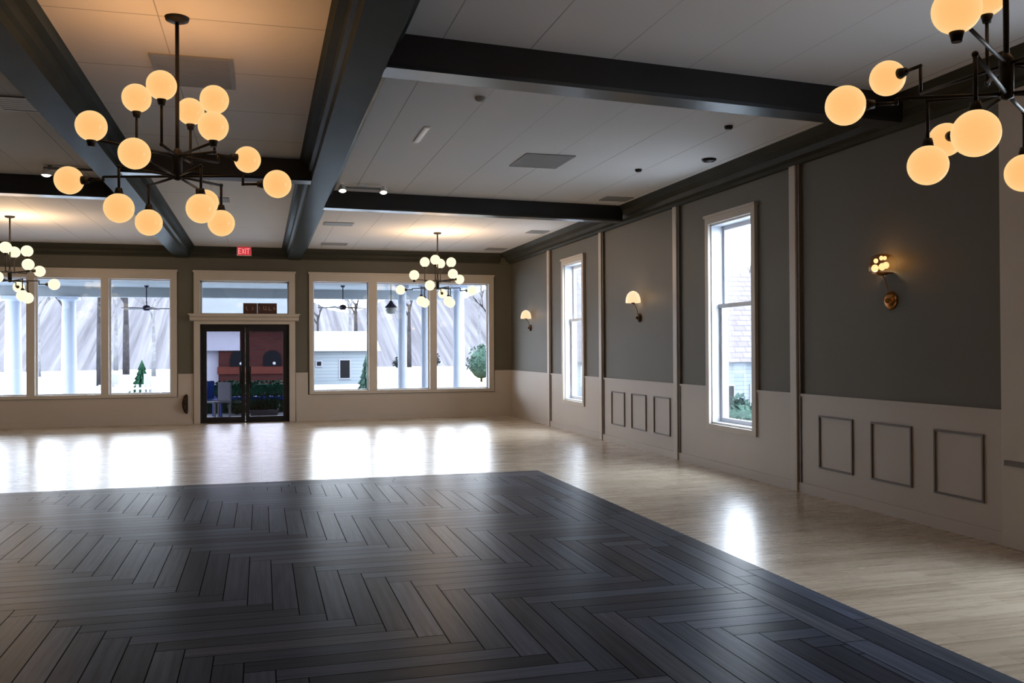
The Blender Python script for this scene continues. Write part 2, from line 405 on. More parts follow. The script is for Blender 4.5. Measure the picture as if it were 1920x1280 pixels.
# baseboards
struct('baseboard_right', MB().box(XR - .038, XR - .02, YF, YB - .04, 0, 0.11), M['cream'])
struct('baseboard_left', MB().box(XL + .02, XL + .038, YF, YB - .04, 0, 0.11), M['cream'])
struct('baseboard_back', MB().box(XL + .04, -1.45, YB - .038, YB - .02, 0, 0.11).box(0.76, XR - .04, YB - .038, YB - .02, 0, 0.11), M['cream'])
# raised rectangular moulding frames on the wainscot of the sconce bays
def frame_mould(mb, a, b, z0=0.31, z1=0.88, w=0.018, th=0.016, x=XR - .02):
    mb.box(x - th, x, a, b, z0, z0 + w); mb.box(x - th, x, a, b, z1 - w, z1)
    mb.box(x - th, x, a, a + w, z0 + w, z1 - w); mb.box(x - th, x, b - w, b, z0 + w, z1 - w)
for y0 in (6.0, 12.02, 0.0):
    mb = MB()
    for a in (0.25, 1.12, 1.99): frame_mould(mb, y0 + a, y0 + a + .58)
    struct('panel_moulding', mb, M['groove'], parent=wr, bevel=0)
# pilaster strips on the right wall: a pale strip with a dark reveal on its near side
n = 4
for y in (18.05, 15.03, 12.02, 8.99):
    o = struct('trim_%d' % n, MB().box(XR - .055, XR - .0, y - .04, y + .085, 0, 3.66), M['trim'], bevel=0.004)
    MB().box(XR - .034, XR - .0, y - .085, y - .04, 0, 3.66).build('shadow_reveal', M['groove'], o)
    n += 1
o = struct('trim_%d' % n, MB().box(XR - .06, XR, 5.62, 6.03, 0, 3.66), M['trim'], bevel=0.006); n += 1
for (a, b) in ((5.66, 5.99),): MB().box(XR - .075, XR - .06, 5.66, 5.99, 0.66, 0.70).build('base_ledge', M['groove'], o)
for y in (18.05, 15.03, 12.02, 8.99, 6.0):
    struct('trim_%d' % n, MB().box(XL, XL + .055, y - .06, y + .085, 0, 3.66), M['trim']); n += 1

# crown moulding all round, stepped
def crown_poly(s):   # distances from the wall (d) and heights (z); s flips the side
    return [(0, 3.66), (.05, 3.66), (.07, 3.70), (.13, 3.72), (.15, 3.78), (.24, 3.82), (.30, 3.90), (0, 3.90)]
struct('trim_%d' % n, MB().prism([(XR - d, z) for d, z in crown_poly(1)], 'Y', YF, YB), M['crownwall']); n += 1
struct('trim_%d' % n, MB().prism([(XL + d, z) for d, z in crown_poly(1)], 'Y', YF, YB), M['crownwall']); n += 1
struct('trim_%d' % n, MB().prism([(YB - d * .55, z if z > 3.7 else z) for d, z in crown_poly(1)], 'X', XL + .3, XR - .3), M['crownwall']); n += 1

# ceiling beams
BEAM_P = [(-.28, 3.90), (-.25, 3.84), (-.19, 3.82), (-.185, 3.74), (-.15, 3.72), (-.14, 3.65), (.14, 3.65), (.15, 3.72), (.185, 3.74), (.19, 3.82), (.25, 3.84), (.28, 3.90)]
def long_beam(xc, label):
    o = MB().prism([(xc + d, z) for d, z in BEAM_P], 'Y', YF, YB - .01).build('ceiling_beam', M['crown'])
    return tag(o, label, 'ceiling beam', 'ceiling beams')
long_beam(0.73, 'long dark ceiling beam running down the room to the right of the exit sign')
long_beam(-1.68, 'long dark ceiling beam running down the room to the left of the exit sign')
def cross_beam(x0, y0, x1, y1, label, w=0.27):
    """y0,y1: front face at its two ends"""
    L = math.hypot(x1 - x0, y1 - y0); a = math.atan2(y1 - y0, x1 - x0)
    P = [(0, 3.90), (0.0, 3.675), (0.02, 3.65), (w, 3.65), (w + .02, 3.69), (w + .05, 3.70), (w + .06, 3.90)]
    mb = MB().prism(P, 'X', 0, L)
    o = mb.build('ceiling_beam', M['beam'], None, (x0, y0, 0)); o.rotation_euler = (0, 0, a)
    return tag(o, label, 'ceiling beam', 'ceiling beams')
cross_beam(0.88, 6.50, 5.60, 6.95, 'nearest dark cross beam, between the long beam and the right wall crown')
cross_beam(0.88, 13.20, 5.60, 13.55, 'far dark cross beam over the twin-head emergency light', .24)
cross_beam(-1.54, 11.10, 0.60, 11.14, 'short dark cross beam between the two long beams, behind the large chandelier')
cross_beam(-6.52, 12.80, -1.80, 13.00, 'dark cross beam in the left bay, behind the leftmost globe of the large chandelier', .24)
cross_beam(-6.52, 6.4, -1.80, 6.6, 'dark cross beam over the near part of the left bay')

# ------------------------------------------------------------------ windows
wn = 0
def side_window(c, side):
    """tall two-light window in the long walls"""
    global wn; wn += 1
    X = XR if side == 'R' else XL; s = 1 if side == 'R' else -1     # s: outward
    e = empty('window_%d' % wn, (X, c, SW_Z0)); e['kind'] = 'structure'
    def b(mb, d0, d1, a0, a1, z0, z1):
        xa, xb = sorted((s * d0, s * d1)); mb.box(xa, xb, a0, a1, z0, z1); return mb
    H = SW_Z1 - SW_Z0
    m = MB()   # casing on the room side
    for (a0, a1, z0, z1) in ((-.64, -.55, -.07, H + .085), (.55, .64, -.07, H + .085), (-.55, .55, H, H + .085), (-.55, .55, -.07, 0)):
        b(m, -.045, 0.0, a0, a1, z0, z1)
    b(m, -.06, 0, -.66, .66, H + .085, H + .12)
    m.build('window_casing', M['trim'], e)
    m = MB()   # jamb lining
    b(m, 0, .24, -.56, -.535, 0, H); b(m, 0, .24, .535, .56, 0, H); b(m, 0, .24, -.535, .535, 0, .025); b(m, 0, .24, -.535, .535, H - .025, H)
    m.build('jamb', M['jamb'], e)
    mid = 2.17 - SW_Z0
    m = MB()
    b(m, .12, .17, -.535, -.48, .025, mid); b(m, .12, .17, .48, .535, .025, mid); b(m, .12, .17, -.48, .48, .025, .08)
    b(m, .10, .17, -.535, .535, mid - .025, mid + .03)
    b(m, .17, .21, -.535, -.49, mid, H - .025); b(m, .17, .21, .49, .535, mid, H - .025); b(m, .17, .21, -.49, .49, H - .08, H - .025)
    m.build('sash', M['jamb'], e)
    g = MB(); b(g, .142, .146, -.48, .48, .08, mid - .025); g.build('lower_pane', M['glass'], e)
    g = MB(); b(g, .19, .194, -.49, .49, mid + .03, H - .08); g.build('upper_pane', M['glass'], e)
    return e
lab = {0: 'far tall narrow window in the right wall', 1: 'near tall narrow window in the right wall'}
for i, c in enumerate(side_centres):
    e = side_window(c, 'R')
    if i in lab: e['label'] = lab[i]

def triple_window(x0, x1, glass, label):
    global wn; wn += 1
    e = empty('window_%d' % wn, (0, YB, 0)); e['kind'] = 'structure'; e['label'] = label
    m = MB()
    m.box(x0, glass[0][0], -.05, .0, .60, 3.36); m.box(glass[-1][1], x1, -.05, .0, .60, 3.36)
    m.box(glass[0][0], glass[-1][1], -.05, 0, 3.17, 3.36); m.box(glass[0][0], glass[-1][1], -.05, 0, .60, .675)
    for a, b in zip(glass[:-1], glass[1:]): m.box(a[1], b[0], -.05, .16, .675, 3.17)
    m.box(x0 - .02, x1 + .02, -.07, 0, 3.34, 3.38)
    m.build('window_casing', M['trim'], e, bevel=0.004)
    m = MB()
    xa, xb = glass[0][0], glass[-1][1]
    m.box(xa - .02, xa, 0, .24, .66, 3.2); m.box(xb, xb + .02, 0, .24, .66, 3.2); m.box(xa - .02, xb + .02, 0, .24, .64, .675); m.box(xa - .02, xb + .02, 0, .24, 3.17, 3.2)
    for a, b in glass:
        m.box(a, a + .03, .10, .15, .675, 3.17); m.box(b - .03, b, .10, .15, .675, 3.17)
        m.box(a + .03, b - .03, .10, .15, .675, .70); m.box(a + .03, b - .03, .10, .15, 3.145, 3.17)
    m.build('sash', M['jamb'], e)
    for a, b in glass:
        MB().box(a + .03, b - .03, .122, .126, .70, 3.145).build('pane', M['glass'], e)
triple_window(-6.22, -1.78, [(-6.05, -4.76), (-4.60, -3.31), (-3.16, -1.91)], 'wide triple window left of the black doors')
triple_window(1.05, 5.38, [(1.14, 2.40), (2.58, 3.83), (3.99, 5.26)], 'wide triple window right of the black doors, behind the far chandelier')

# ------------------------------------------------------------------ entrance: doors, shelf, transom
d = empty('door_1', (-0.345, YB, 0)); d['kind'] = 'structure'; d['label'] = 'black framed glazed double doors under a transom window'
HW = 0.955
m = MB()
m.box(-HW - .13, -HW, -.06, 0, 0, 3.16); m.box(HW, HW + .13, -.06, 0, 0, 3.16)
m.box(-HW - .13, HW + .13, -.06, 0, 3.16, 3.35); m.box(-HW - .15, HW + .15, -.08, 0, 3.34, 3.38)
m.box(-HW, HW, -.06, .20, 2.19, 2.41)
m.build('door_casing', M['trim'], d, bevel=0.004)
m = MB()
m.prism([(-.19, 2.395), (-.19, 2.36), (-.14, 2.34), (-.12, 2.28), (-.07, 2.255), (-.06, 2.255), (-.06, 2.395)], 'X', -HW - .21, HW + .21)
m.box(-HW - .24, HW + .24, -.20, -.06, 2.395, 2.42)
m.build('shelf_moulding', M['trim'], d)
m = MB()
m.box(-HW, -HW + .05, .02, .14, 0, 2.19); m.box(HW - .05, HW, .02, .14, 0, 2.19); m.box(-HW + .05, HW - .05, .02, .14, 2.11, 2.19)
m.box(-HW + .05, HW - .05, .02, .14, 0, .03)
m.build('door_frame', M['blackframe'], d)
for s in (-1, 1):
    a, b = sorted((s * .005, s * (HW - .05)))
    lf = MB().box(a, a + .085, .05, .10, .03, 2.11).box(b - .085, b, .05, .10, .03, 2.11).box(a + .085, b - .085, .05, .10, .03, .13).box(a + .085, b - .085, .05, .10, 2.03, 2.11)
    lf = lf.build('door_leaf', M['blackframe'], d)
    MB().box(a + .085, b - .085, .072, .078, .13, 2.03).build('door_glass', M['doorglass'], lf)
    hx = s * .11
    h = MB()
    for z in (.80, 1.22): h.tube((hx, .05, z), (hx, -.03, z), .012)
    h.tube((hx, -.03, .76), (hx, -.03, 1.26), .017)
    h.box(min(hx, s * .05) , max(hx, s * .05), .02, .05, .86, 1.14)
    h.build('pull_handle', M['black'], lf)
m = MB(); m.box(-HW, -HW + .04, .06, .12, 2.41, 3.16); m.box(HW - .04, HW, .06, .12, 2.41, 3.16); m.box(-HW, HW, .06, .12, 2.41, 2.44); m.box(-HW, HW, .06, .12, 3.12, 3.16)
m.build('transom_frame', M['jamb'], d)
MB().box(-HW + .04, HW - .04, .088, .092, 2.44, 3.12).build('transom_glass', M['glass'], d)
MB().box(-HW, HW, 0.20, .30, 0, .02).build('threshold', M['black'], d)

# brown sign boards standing on the shelf in the transom
def sign_board(x, w, label, strokes):
    e = empty('brown_sign', (x, YB - .10, 2.42))
    MB().box(-w / 2, w / 2, -.012, .012, 0, .24).build('board', M['signbrown'], e, bevel=.004)
    run = []
    for p in strokes + [None]:
        if p is not None: run.append(p); continue
        mk = MB()
        for a, b in zip(run[:-1], run[1:]): mk.tube((a[0] * w / 2, -.015, .12 + a[1] * .1), (b[0] * w / 2, -.015, .12 + b[1] * .1), .007, seg=6)
        mk.build('pale_mark', M['signpale'], e); run = []
    tag(e, label, 'sign')
sign_board(-.235, .30, 'small brown sign board left of its larger neighbour on the door shelf', [(-.5, .5), (-.6, 0), (-.35, -.45), None, (.2, .3), (.45, .0), (.2, -.4)])
sign_board(.13, .42, 'wider brown sign board with pale marks on the shelf over the doors', [(-.8, .5), (-.8, -.4), None, (-.35, .5), (-.4, -.2), (-.1, -.3), (-.15, .5), None, (.2, .4), (.15, -.4), (.4, -.3), None, (.6, .3), (.8, .0), (.6, -.4)])

# exit sign
e = empty('exit_sign', (-.36, YB - .22, 3.70))
MB().box(-.155, .155, -.02, .03, 0, .20).build('housing', M['white'], e, bevel=.006)
MB().box(-.142, .142, -.024, -.020, .012, .188).build('red_face', M['red'], e)
lt = MB(); w = .008
def stroke(a, b): lt.box(min(a[0], b[0]) - w, max(a[0], b[0]) + w, -.028, -.024, min(a[1], b[1]) - w, max(a[1], b[1]) + w)
zb, zt, zm = .045, .155, .10
stroke((-.115, zb), (-.115, zt)); stroke((-.115, zb), (-.07, zb)); stroke((-.115, zm), (-.075, zm)); stroke((-.115, zt), (-.07, zt))
lt.tube((-.045, -.026, zb), (.005, -.026, zt), .008, seg=6); lt.tube((-.045, -.026, zt), (.005, -.026, zb), .008, seg=6)
stroke((.03, zb), (.03, zt)); stroke((.055, zt), (.115, zt)); stroke((.085, zb), (.085, zt))
lt.build('exit_lettering', M['redtext'], e)
MB().box(-.03, .03, .03, .10, .06, .16).build('mounting_bracket', M['black'], e)
tag(e, 'small red EXIT sign hung from the crown moulding over the black doors', 'exit sign')

# dark curved fitting on the wainscot left of the door
e = empty('wall_fitting', (-1.60, YB - .02, .22))
MB().box(-.045, .045, -.02, 0, .04, .40).build('back_plate', M['bronze'], e, bevel=.006)
m = MB(); pts = []
for i in range(13):
    t = i / 12; pts.append((-.03 + .05 * abs(2 * t - 1) ** 2, -.02 - .07 * math.sin(PI * t), .02 + .40 * t))
for i, (p, q) in enumerate(zip(pts[:-1], pts[1:])):
    r = .022 + .024 * math.sin(PI * (i + .5) / 12); m.tube(p, q, r, seg=12)
m.build('curved_body', M['bronze'], e)
tag(e, 'small dark curved fitting mounted low on the wainscot left of the black doors', 'wall fitting')

# ------------------------------------------------------------------ herringbone dance floor
DX0, DX1, DY0, DY1 = -4.50, 3.52, -1.20, 11.49
def dance_floor():
    bm = bmesh.new(); uvl = bm.loops.layers.uv.new('UVMap'); cl = bm.loops.layers.float_color.new('tone')
    g = 0.0034; zt = 0.008
    def plank(x0, x1, y0, y1, along):
        x0, x1, y0, y1 = x0 + g, x1 - g, y0 + g, y1 - g
        if x1 - x0 < .01 or y1 - y0 < .01: return
        tone = random.uniform(.5, 1.55); c = random.random()
        base = (0.046 * tone, 0.055 * tone, 0.078 * tone, 1)
        if c > .8: base = (0.060 * tone, 0.067 * tone, 0.086 * tone, 1)
        ou, ov = random.uniform(0, 50), random.uniform(0, 50)
        v = [bm.verts.new(p) for p in ((x0, y0, zt), (x1, y0, zt), (x1, y1, zt), (x0, y1, zt))]
        f = bm.faces.new(v)
        for l in f.loops:
            co = l.vert.co
            u, w = (co.x - x0, co.y - y0) if along == 'x' else (co.y - y0, co.x - x0)
            l[uvl].uv = (u + ou, w + ov); l[cl] = base
    W = 0.155; nL = 8; L = W * nL; B = 3 * W
    # border rows parallel to the edges
    for r in range(3):
        x = DX0; k = 0
        x -= random.uniform(0, L)
        while x < DX1:
            a = max(x, DX0); b = min(x + L, DX1); plank(a, b, DY1 - (r + 1) * W, DY1 - r * W, 'x'); plank(a, b, DY0 + r * W, DY0 + (r + 1) * W, 'x'); x += L
        y = DY0 + B - random.uniform(0, L)
        while y < DY1 - B:
            a = max(y, DY0 + B); b = min(y + L, DY1 - B)
            plank(DX1 - (r + 1) * W, DX1 - r * W, a, b, 'y'); plank(DX0 + r * W, DX0 + (r + 1) * W, a, b, 'y'); y += L
    ix0, ix1, iy0, iy1 = DX0 + B, DX1 - B, DY0 + B, DY1 - B
    OX, OY = -0.40, 5.2
    def clip(x0, x1, y0, y1, along):
        plank(max(x0, ix0) , min(x1, ix1), max(y0, iy0), min(y1, iy1), along)
    for j in range(-70, 71):
        for t in range(-8, 9):
            x = j * W + t * 2 * L; y = -j * W
            clip(OX + x, OX + x + L, OY + y - W, OY + y, 'x')
            clip(OX + x, OX + x + W, OY + y - W - L, OY + y - W, 'y')
    # substrate showing in the gaps
    me = bpy.data.meshes.new('planks'); bm.to_mesh(me); bm.free(); me.materials.append(M['dark'])
    o = bpy.data.objects.new('planks', me); COL.objects.link(o)
    return o
df = MB().box(DX0, DX1, DY0, DY1, 0.0, 0.006).build('dance_floor', M['gap'])
tag(df, 'dark grey herringbone plank dance floor set in the pale floor', 'dance floor')
pk = dance_floor(); pk.parent = df

# ------------------------------------------------------------------ ceiling fixtures
K = 2.28 / 2.38     # tidy factor between surveyed and built ceiling height
def grille(x0, x1, y0, y1, label, nsl=10, name='ceiling_vent', thick=.012):
    cx, cy = (x0 + x1) / 2, (y0 + y1) / 2; w, h = (x1 - x0) / 2, (y1 - y0) / 2
    e = empty(name, (cx, cy, ZC))
    MB().box(-w, w, -h, -h + .03, -thick, 0).box(-w, w, h - .03, h, -thick, 0).box(-w, -w + .03, -h + .03, h - .03, -thick, 0).box(w - .03, w, -h + .03, h - .03, -thick, 0).build('vent_frame', M['vent'], e)
    MB().box(-w + .03, w - .03, -h + .03, h - .03, -.003, 0).build('vent_backing', M['ventdark'], e)
    m = MB(); step = (2 * h - .06) / nsl
    for i in range(nsl):
        y = -h + .03 + step * i
        m.box(-w + .03, w - .03, y, y + step * .8, -.010, -.004)
    m.build('vent_louvres', M['vent'], e)
    return tag(e, label, 'ceiling vent', 'ceiling vents')
grille(-.83, -.21, 7.42, 8.26, 'large square grey vent in the warm-lit ceiling behind the large chandelier stem', 16)
grille(2.99, 3.60, 10.14, 10.90, 'square grey vent in the middle of the right bay ceiling', 16)
grille(-.90, -.46, 14.2, 14.6, 'small grey vent between the long beams, beyond the short cross beam', 8)
grille(5.02, 5.46, 12.75, 13.1, 'dark vent against the right crown, just before the far cross beam', 6)
grille(1.10, 1.62, 16.5, 16.9, 'pale vent beside the long beam, nearer than the one by the back wall', 6)
grille(1.25, 1.80, 19.7, 20.1, 'pale vent beside the long beam, close to the back wall crown', 6)
grille(5.02, 5.40, 16.75, 17.15, 'dim vent in the far right ceiling, near the side wall crown', 6)
grille(4.95, 5.40, 19.9, 20.3, 'dim vent in the far right corner of the ceiling', 6)
grille(-2.35, -1.98, 9.0, 9.5, 'dark vent in the left bay ceiling beside the long beam', 6)
def disc(x, y, r, label, mat, name='smoke_detector', cat='smoke detector'):
    e = empty(name, (x, y, ZC))
    MB().lathe([(0.001, -.035), (r * .7, -.035), (r * .95, -.02), (r, -.006), (r, 0)], seg=20).build('detector_body', mat, e)
    MB().lathe([(0.001, -.040), (r * .3, -.040), (r * .35, -.034)], seg=14).build('sensor_cap', M['vent'], e)
    return tag(e, label, cat)
disc(1.92, 7.99, .05, 'small round ceiling detector in the right bay, just past the nearest cross beam', M['vent'])
disc(5.23, 9.93, .09, 'flat dark round fixture on the ceiling near the right crown', M['black'], 'ceiling_speaker', 'ceiling speaker')
disc(4.65, 8.40, .045, 'tiny dark detector on the right bay ceiling nearest the wall sconce', M['black'])
disc(4.65, 10.72, .045, 'tiny dark detector on the ceiling between the square vent and the right crown', M['black'])

# long pale reflector strip / slot in the right bay ceiling
e = empty('ceiling_slot', (1.65, 9.53, ZC))
MB().box(-.03, .03, -.36, .36, -.012, 0).build('slot_body', M['white'], e, bevel=.004)
MB().box(-.015, .015, -.34, .34, -.016, -.012).build('slot_lens', M['white'], e)
tag(e, 'short pale slot fixture lying lengthwise on the right bay ceiling', 'ceiling slot')

# twin-head emergency light
e = empty('emergency_light', (1.36, 12.6, ZC))
MB().box(-.27, .27, -.02, .02, -.075, -.045).build('crossbar', M['vent'], e, bevel=.004)
MB().box(-.06, .06, -.05, .05, -.045, 0.004).build('housing', M['white'], e, bevel=.006)
for s in (-1, 1):
    h = MB().lathe([(.02, 0), (.045, -.03), (.055, -.075), (.055, -.09)], (s * .28, -.0, -.02), seg=18, axis='Z').build('lamp_head', M['white'], e)
    MB().sphere((s * .28, -.01, -.105), .05, sc=(1, 1, .6)).build('lamp_lens', M['lit'], h)
tag(e, 'twin-head white emergency light on the ceiling beside the long beam', 'emergency light')

# small lit fixture in the left bay ceiling
e = empty('spot_light', (-2.52, 12.25, ZC))
MB().box(-.05, .62, -.02, .02, -.05, -.02).box(.0, .04, -.02, .02, -.02, 0).box(.5, .54, -.02, .02, -.02, 0).build('track_bar', M['vent'], e)
MB().lathe([(.02, 0), (.05, -.03), (.06, -.08)], (-.02, 0, -.04), seg=18).build('lamp_head', M['white'], e)
MB().sphere((-.02, 0, -.12), .05, sc=(1, 1, .5)).build('lamp_lens', M['lit'], e)
tag(e, 'small lit white spot light in the left bay, above the leftmost globe', 'spot light')

# ------------------------------------------------------------------ chandeliers
R = 0.095
def chandelier(loc, globes, label, gmat, seg=28, zup=2.95, zlo=2.81, power=18):
    """globes: (dx, dy, z, mount) mount 'v' = on a vertical rod, 'h' = at the end of its horizontal arm"""
    e = empty('chandelier', (loc[0], loc[1], ZC))
    MB().lathe([(.001, -.035), (.05, -.033), (.075, -.022), (.082, 0)], seg=28).build('canopy', M['black'], e)
    MB().tube((0, 0, -.03), (0, 0, zlo - ZC), .0135).build('stem', M['black'], e)
    MB().lathe([(.001, zlo - ZC - .03), (.03, zlo - ZC - .02), (.034, zup - ZC + .02), (.016, zup - ZC + .05), (.001, zup - ZC + .06)], seg=20).build('hub', M['black'], e)
    for (dx, dy, z, mt) in globes:
        zz = z - ZC; d2 = Vector((dx, dy, 0)); L = d2.length; u = d2 / L
        arm = MB()
        if mt == 'v':
            za = (zup if z > zup else zlo) - ZC; sg = 1 if zz > za else -1
            arm.tube((0, 0, za), (dx, dy, za), .009, seg=10); arm.tube((dx, dy, za), (dx, dy, zz - sg * (R + .02)), .009, seg=10)
            arm.sphere((dx, dy, za), .014, 10, 8)
            sock0, sock1 = Vector((dx, dy, zz - sg * (R + .035))), Vector((dx, dy, zz - sg * (R - .022)))
        else:
            za = zlo - ZC if z < 2.9 else zup - ZC
            pe = d2 - u * (R + .14)
            arm.tube((0, 0, za), (pe.x, pe.y, za), .009, seg=10)
            arm.tube((pe.x, pe.y, za), (pe.x, pe.y, zz), .009, seg=10); arm.sphere((pe.x, pe.y, zz), .011, 10, 8)
            q = d2 - u * (R + .03)
            arm.tube((pe.x, pe.y, zz), (q.x, q.y, zz), .009, seg=10)
            sock0 = Vector((q.x, q.y, zz)) - u * .01; k = d2 - u * (R - .022); sock1 = Vector((k.x, k.y, zz))
        arm.build('arm', M['black'], e)
        g = MB().sphere((0, 0, 0), R, seg, seg * 2 // 3).build('globe', gmat, e, (dx, dy, zz))
        g.visible_shadow = False     # luminous glass does not throw a shadow of its own lamp
        MB().tube(sock0 - Vector((dx, dy, zz)), sock1 - Vector((dx, dy, zz)), .020, .034, 14).build('socket', M['black'], g)
    ups = [g for g in globes if g[2] > 3.25][:2]; los = [g for g in globes if g[2] > 3.25][2:4]
    for (dx, dy, z, mt) in ups + los:
        ld = bpy.data.lights.new('globe_lamp', 'POINT'); ld.energy = power / len(ups + los); ld.color = (1.0, 0.66, 0.38) if power > 50 else (1.0, .50, .19); ld.shadow_soft_size = .06
        lo = bpy.data.objects.new('globe_lamp', ld); COL.objects.link(lo); lo.location = (loc[0] + dx, loc[1] + dy, z)
    return tag(e, label, 'chandelier', 'globe chandeliers')
G1 = [(-.475, -.408, 3.03, 'v'), (-.253, -.053, 3.315, 'v'), (-.067, -.344, 3.333, 'v'), (.070, .216, 3.314, 'v'), (.251, -.193, 3.302, 'v'),
      (.258, -.491, 3.051, 'v'), (-.191, -.664, 2.818, 'h'), (-.717, .199, 2.787, 'h'), (.457, .290, 3.007, 'h'), (.659, -.182, 2.754, 'h'),
      (-.335, -.263, 2.541, 'v'), (-.231, .424, 2.544, 'v'), (.177, -.405, 2.535, 'v'), (.147, .676, 2.745, 'h'), (.274, .285, 2.537, 'v')]
G2 = [(-.666, .300, 2.789, 'h'), (-.069, .755, 3.097, 'h'), (-.281, .196, 2.497, 'v'), (.384, .840, 2.802, 'h'), (-.588, -.445, 2.487, 'v'),
      (-.700, -.470, 2.972, 'v'), (.150, .277, 3.387, 'v'), (.02, -.55, 3.10, 'v'), (.50, -.25, 3.03, 'v'), (.66, -.20, 2.79, 'h'), (.30, .05, 3.35, 'v'),
      (.35, .25, 2.50, 'v'), (.35, -.34, 2.52, 'v')]
def rot(G, a):
    c, s = math.cos(a), math.sin(a); return [(x * c - y * s, x * s + y * c, z, m) for x, y, z, m in G]
chandelier((-.55, 6.59), G1, 'large black chandelier with warm glowing globes hanging nearest the room centre, fully in view', M['globe'], power=23)
chandelier((3.40, 3.50), G2, 'black globe chandelier closest to the camera, cut off at the top right', M['globe'], power=6)
chandelier((3.34, 17.54), rot(G1, -.12), 'far globe chandelier hanging before the right triple window', M['globe_far'], 20, power=80)
chandelier((-4.09, 17.02), rot(G1, .25), 'far globe chandelier at the left edge before the left triple window', M['globe_far'], 20, power=80)

# ------------------------------------------------------------------ wall sconces on the right wall
def sconce(y, zs, zb, label, clear=False, s=1.0):
    e = empty('wall_sconce', (XR, y, zb))
    k = 1.45 if clear else 1.2
    MB().lathe([(.001, -.045), (.03 * k, -.042), (.052 * k, -.028), (.062 * k, -.008), (.062 * k, 0)], axis='X', seg=28).build('back_plate', M['brass'] if clear else M['bronze'], e)
    a = MB(); pts = []
    for i in range(9):
        t = i / 8; pts.append((-.035 - .07 * t ** 3, 0, (zs - zb - .10) * t))
    a.sphere((-.045, 0, 0), .026, 14, 10)
    for p, q in zip(pts[:-1], pts[1:]): a.tube(p, q, .005, seg=10)
    a.build('arm', M['brass'] if clear else M['bronze'], e)
    h = zs - zb
    prof = [(.118, -.085), (.120, -.06), (.112, 0), (.090, .055), (.055, .090), (.02, .105), (.001, .108)]
    if clear:
        g = MB().lathe([(.126, -.075), (.130, -.04), (.126, .03), (.100, .070), (.06, .092), (.001, .10)], seg=28).build('glass_shade', M['amberglass'], e, (-.095, 0, h))
        for (dy, dz, r) in ((.085, -.035, .034), (-.075, -.02, .030), (-.02, -.03, .032), (.07, .035, .022), (-.01, .055, .020), (-.06, .05, .018)):  # small glowing balls imitate the bright reflections in the glass shade
            b = MB().sphere((0, 0, 0), r, 16, 12, (1, 1, 1.1)).build('glass_glint', M['glint'], g, (-.02, dy, dz))
            b.visible_shadow = False
        MB().lathe([(.001, -.115), (.025, -.11), (.10, -.085), (.001, -.08)], seg=24).build('bulb_holder', M['brass'], g)
    else:
        g = MB().lathe(prof, seg=28).build('dome_shade', M['shade'], e, (-.115, 0, h)); g.visible_shadow = False
        MB().lathe([(.001, -.10), (.028, -.10), (.03, -.05), (.001, -.045)], seg=16).build('shade_holder', M['bronze'], g)
    ld = bpy.data.lights.new('sconce_lamp', 'POINT'); ld.energy = 2.2; ld.color = (1, .66, .36); ld.shadow_soft_size = .04
    lo = bpy.data.objects.new('sconce_lamp', ld); COL.objects.link(lo); lo.location = (XR - .115, y, zs)
    return tag(e, label, 'wall sconce', 'right wall sconces')
sconce(7.42, 2.41, 2.06, 'brass wall sconce with sparkling clear glass shade on the dark near panel', True)
sconce(13.42, 2.42, 2.10, 'wall sconce with warm dome shade between the two tall side windows')
sconce(19.50, 2.37, 2.08, 'smallest wall sconce, in the far corner past the far side window')

# ------------------------------------------------------------------ outdoors
def ground_z(x, y):
    t = (x - 0.3 * y - .4) / 4.0; t = max(0, min(1, t)); return -0.06 - 1.6 * t * t * (3 - 2 * t)
bm = bmesh.new(); nx, ny = 70, 70; gv = []
for j in range(ny + 1):
    row = []
    for i in range(nx + 1):
        x = -70 + 150 * i / nx; y = -30 + 150 * j / ny
        inside = XL - .3 < x < XR + .3 and y < YB + .3
        z = min(ground_z(x, y), -.14) if inside or (abs(x) < 9 and y < 25) else ground_z(x, y)
        row.append(bm.verts.new((x, y, z)))
    gv.append(row)
for j in range(ny):
    for i in range(nx): bm.faces.new((gv[j][i], gv[j][i + 1], gv[j + 1][i + 1], gv[j + 1][i]))
me = bpy.data.meshes.new('ground'); bm.to_mesh(me); bm.free(); me.materials.append(M['snow'])
o = bpy.data.objects.new('ground', me); COL.objects.link(o); o['kind'] = 'structure'
# lawn patch seen in the last pane of the right window
bm = bmesh.new(); gv = []
for j in range(13):
    row = []
    for i in range(9):
        y = 30 + 36 * j / 12; x = y * (.197 + .075 * i / 8); row.append(bm.verts.new((x, y, ground_z(x, y) + .05)))
    gv.append(row)
for j in range(12):
    for i in range(8): bm.faces.new((gv[j][i], gv[j][i + 1], gv[j + 1][i + 1], gv[j + 1][i]))
me = bpy.data.meshes.new('lawn'); bm.to_mesh(me); bm.free(); me.materials.append(M['lawn'])
o = bpy.data.objects.new('lawn', me); COL.objects.link(o); o['kind'] = 'structure'
# porch
struct('porch_floor', MB().box(XL - 1, XR + .3, YB + T, 26.6, -.14, -.03), M['porchfl'])
struct('porch_ceiling', MB().box(XL - 1, XR - .1, YB + T, 26.6, 3.32, 3.40).box(XL - 1, XR - .1, 26.3, 26.6, 3.06, 3.32), M['porch'])
def column(x, y, w, label):
    e = empty('porch_column', (x, y, -.03)); h = 3.09 if y > 26.2 else 3.35
    MB().lathe([(w * .46, .16), (w * .46, .17), (w * .43, h * .5), (w * .38, h - .12)], seg=20).build('shaft', M['col'], e)
    MB().box(-w * .6, w * .6, -w * .6, w * .6, 0, .10).lathe([(w * .55, .10), (w * .55, .14), (w * .47, .17)], seg=20).build('base', M['col'], e)
    MB().box(-w * .55, w * .55, -w * .55, w * .55, h - .08, h).lathe([(w * .38, h - .14), (w * .5, h - .08)], seg=20).build('capital', M['col'], e)
    tag(e, label, 'column', 'white porch columns')
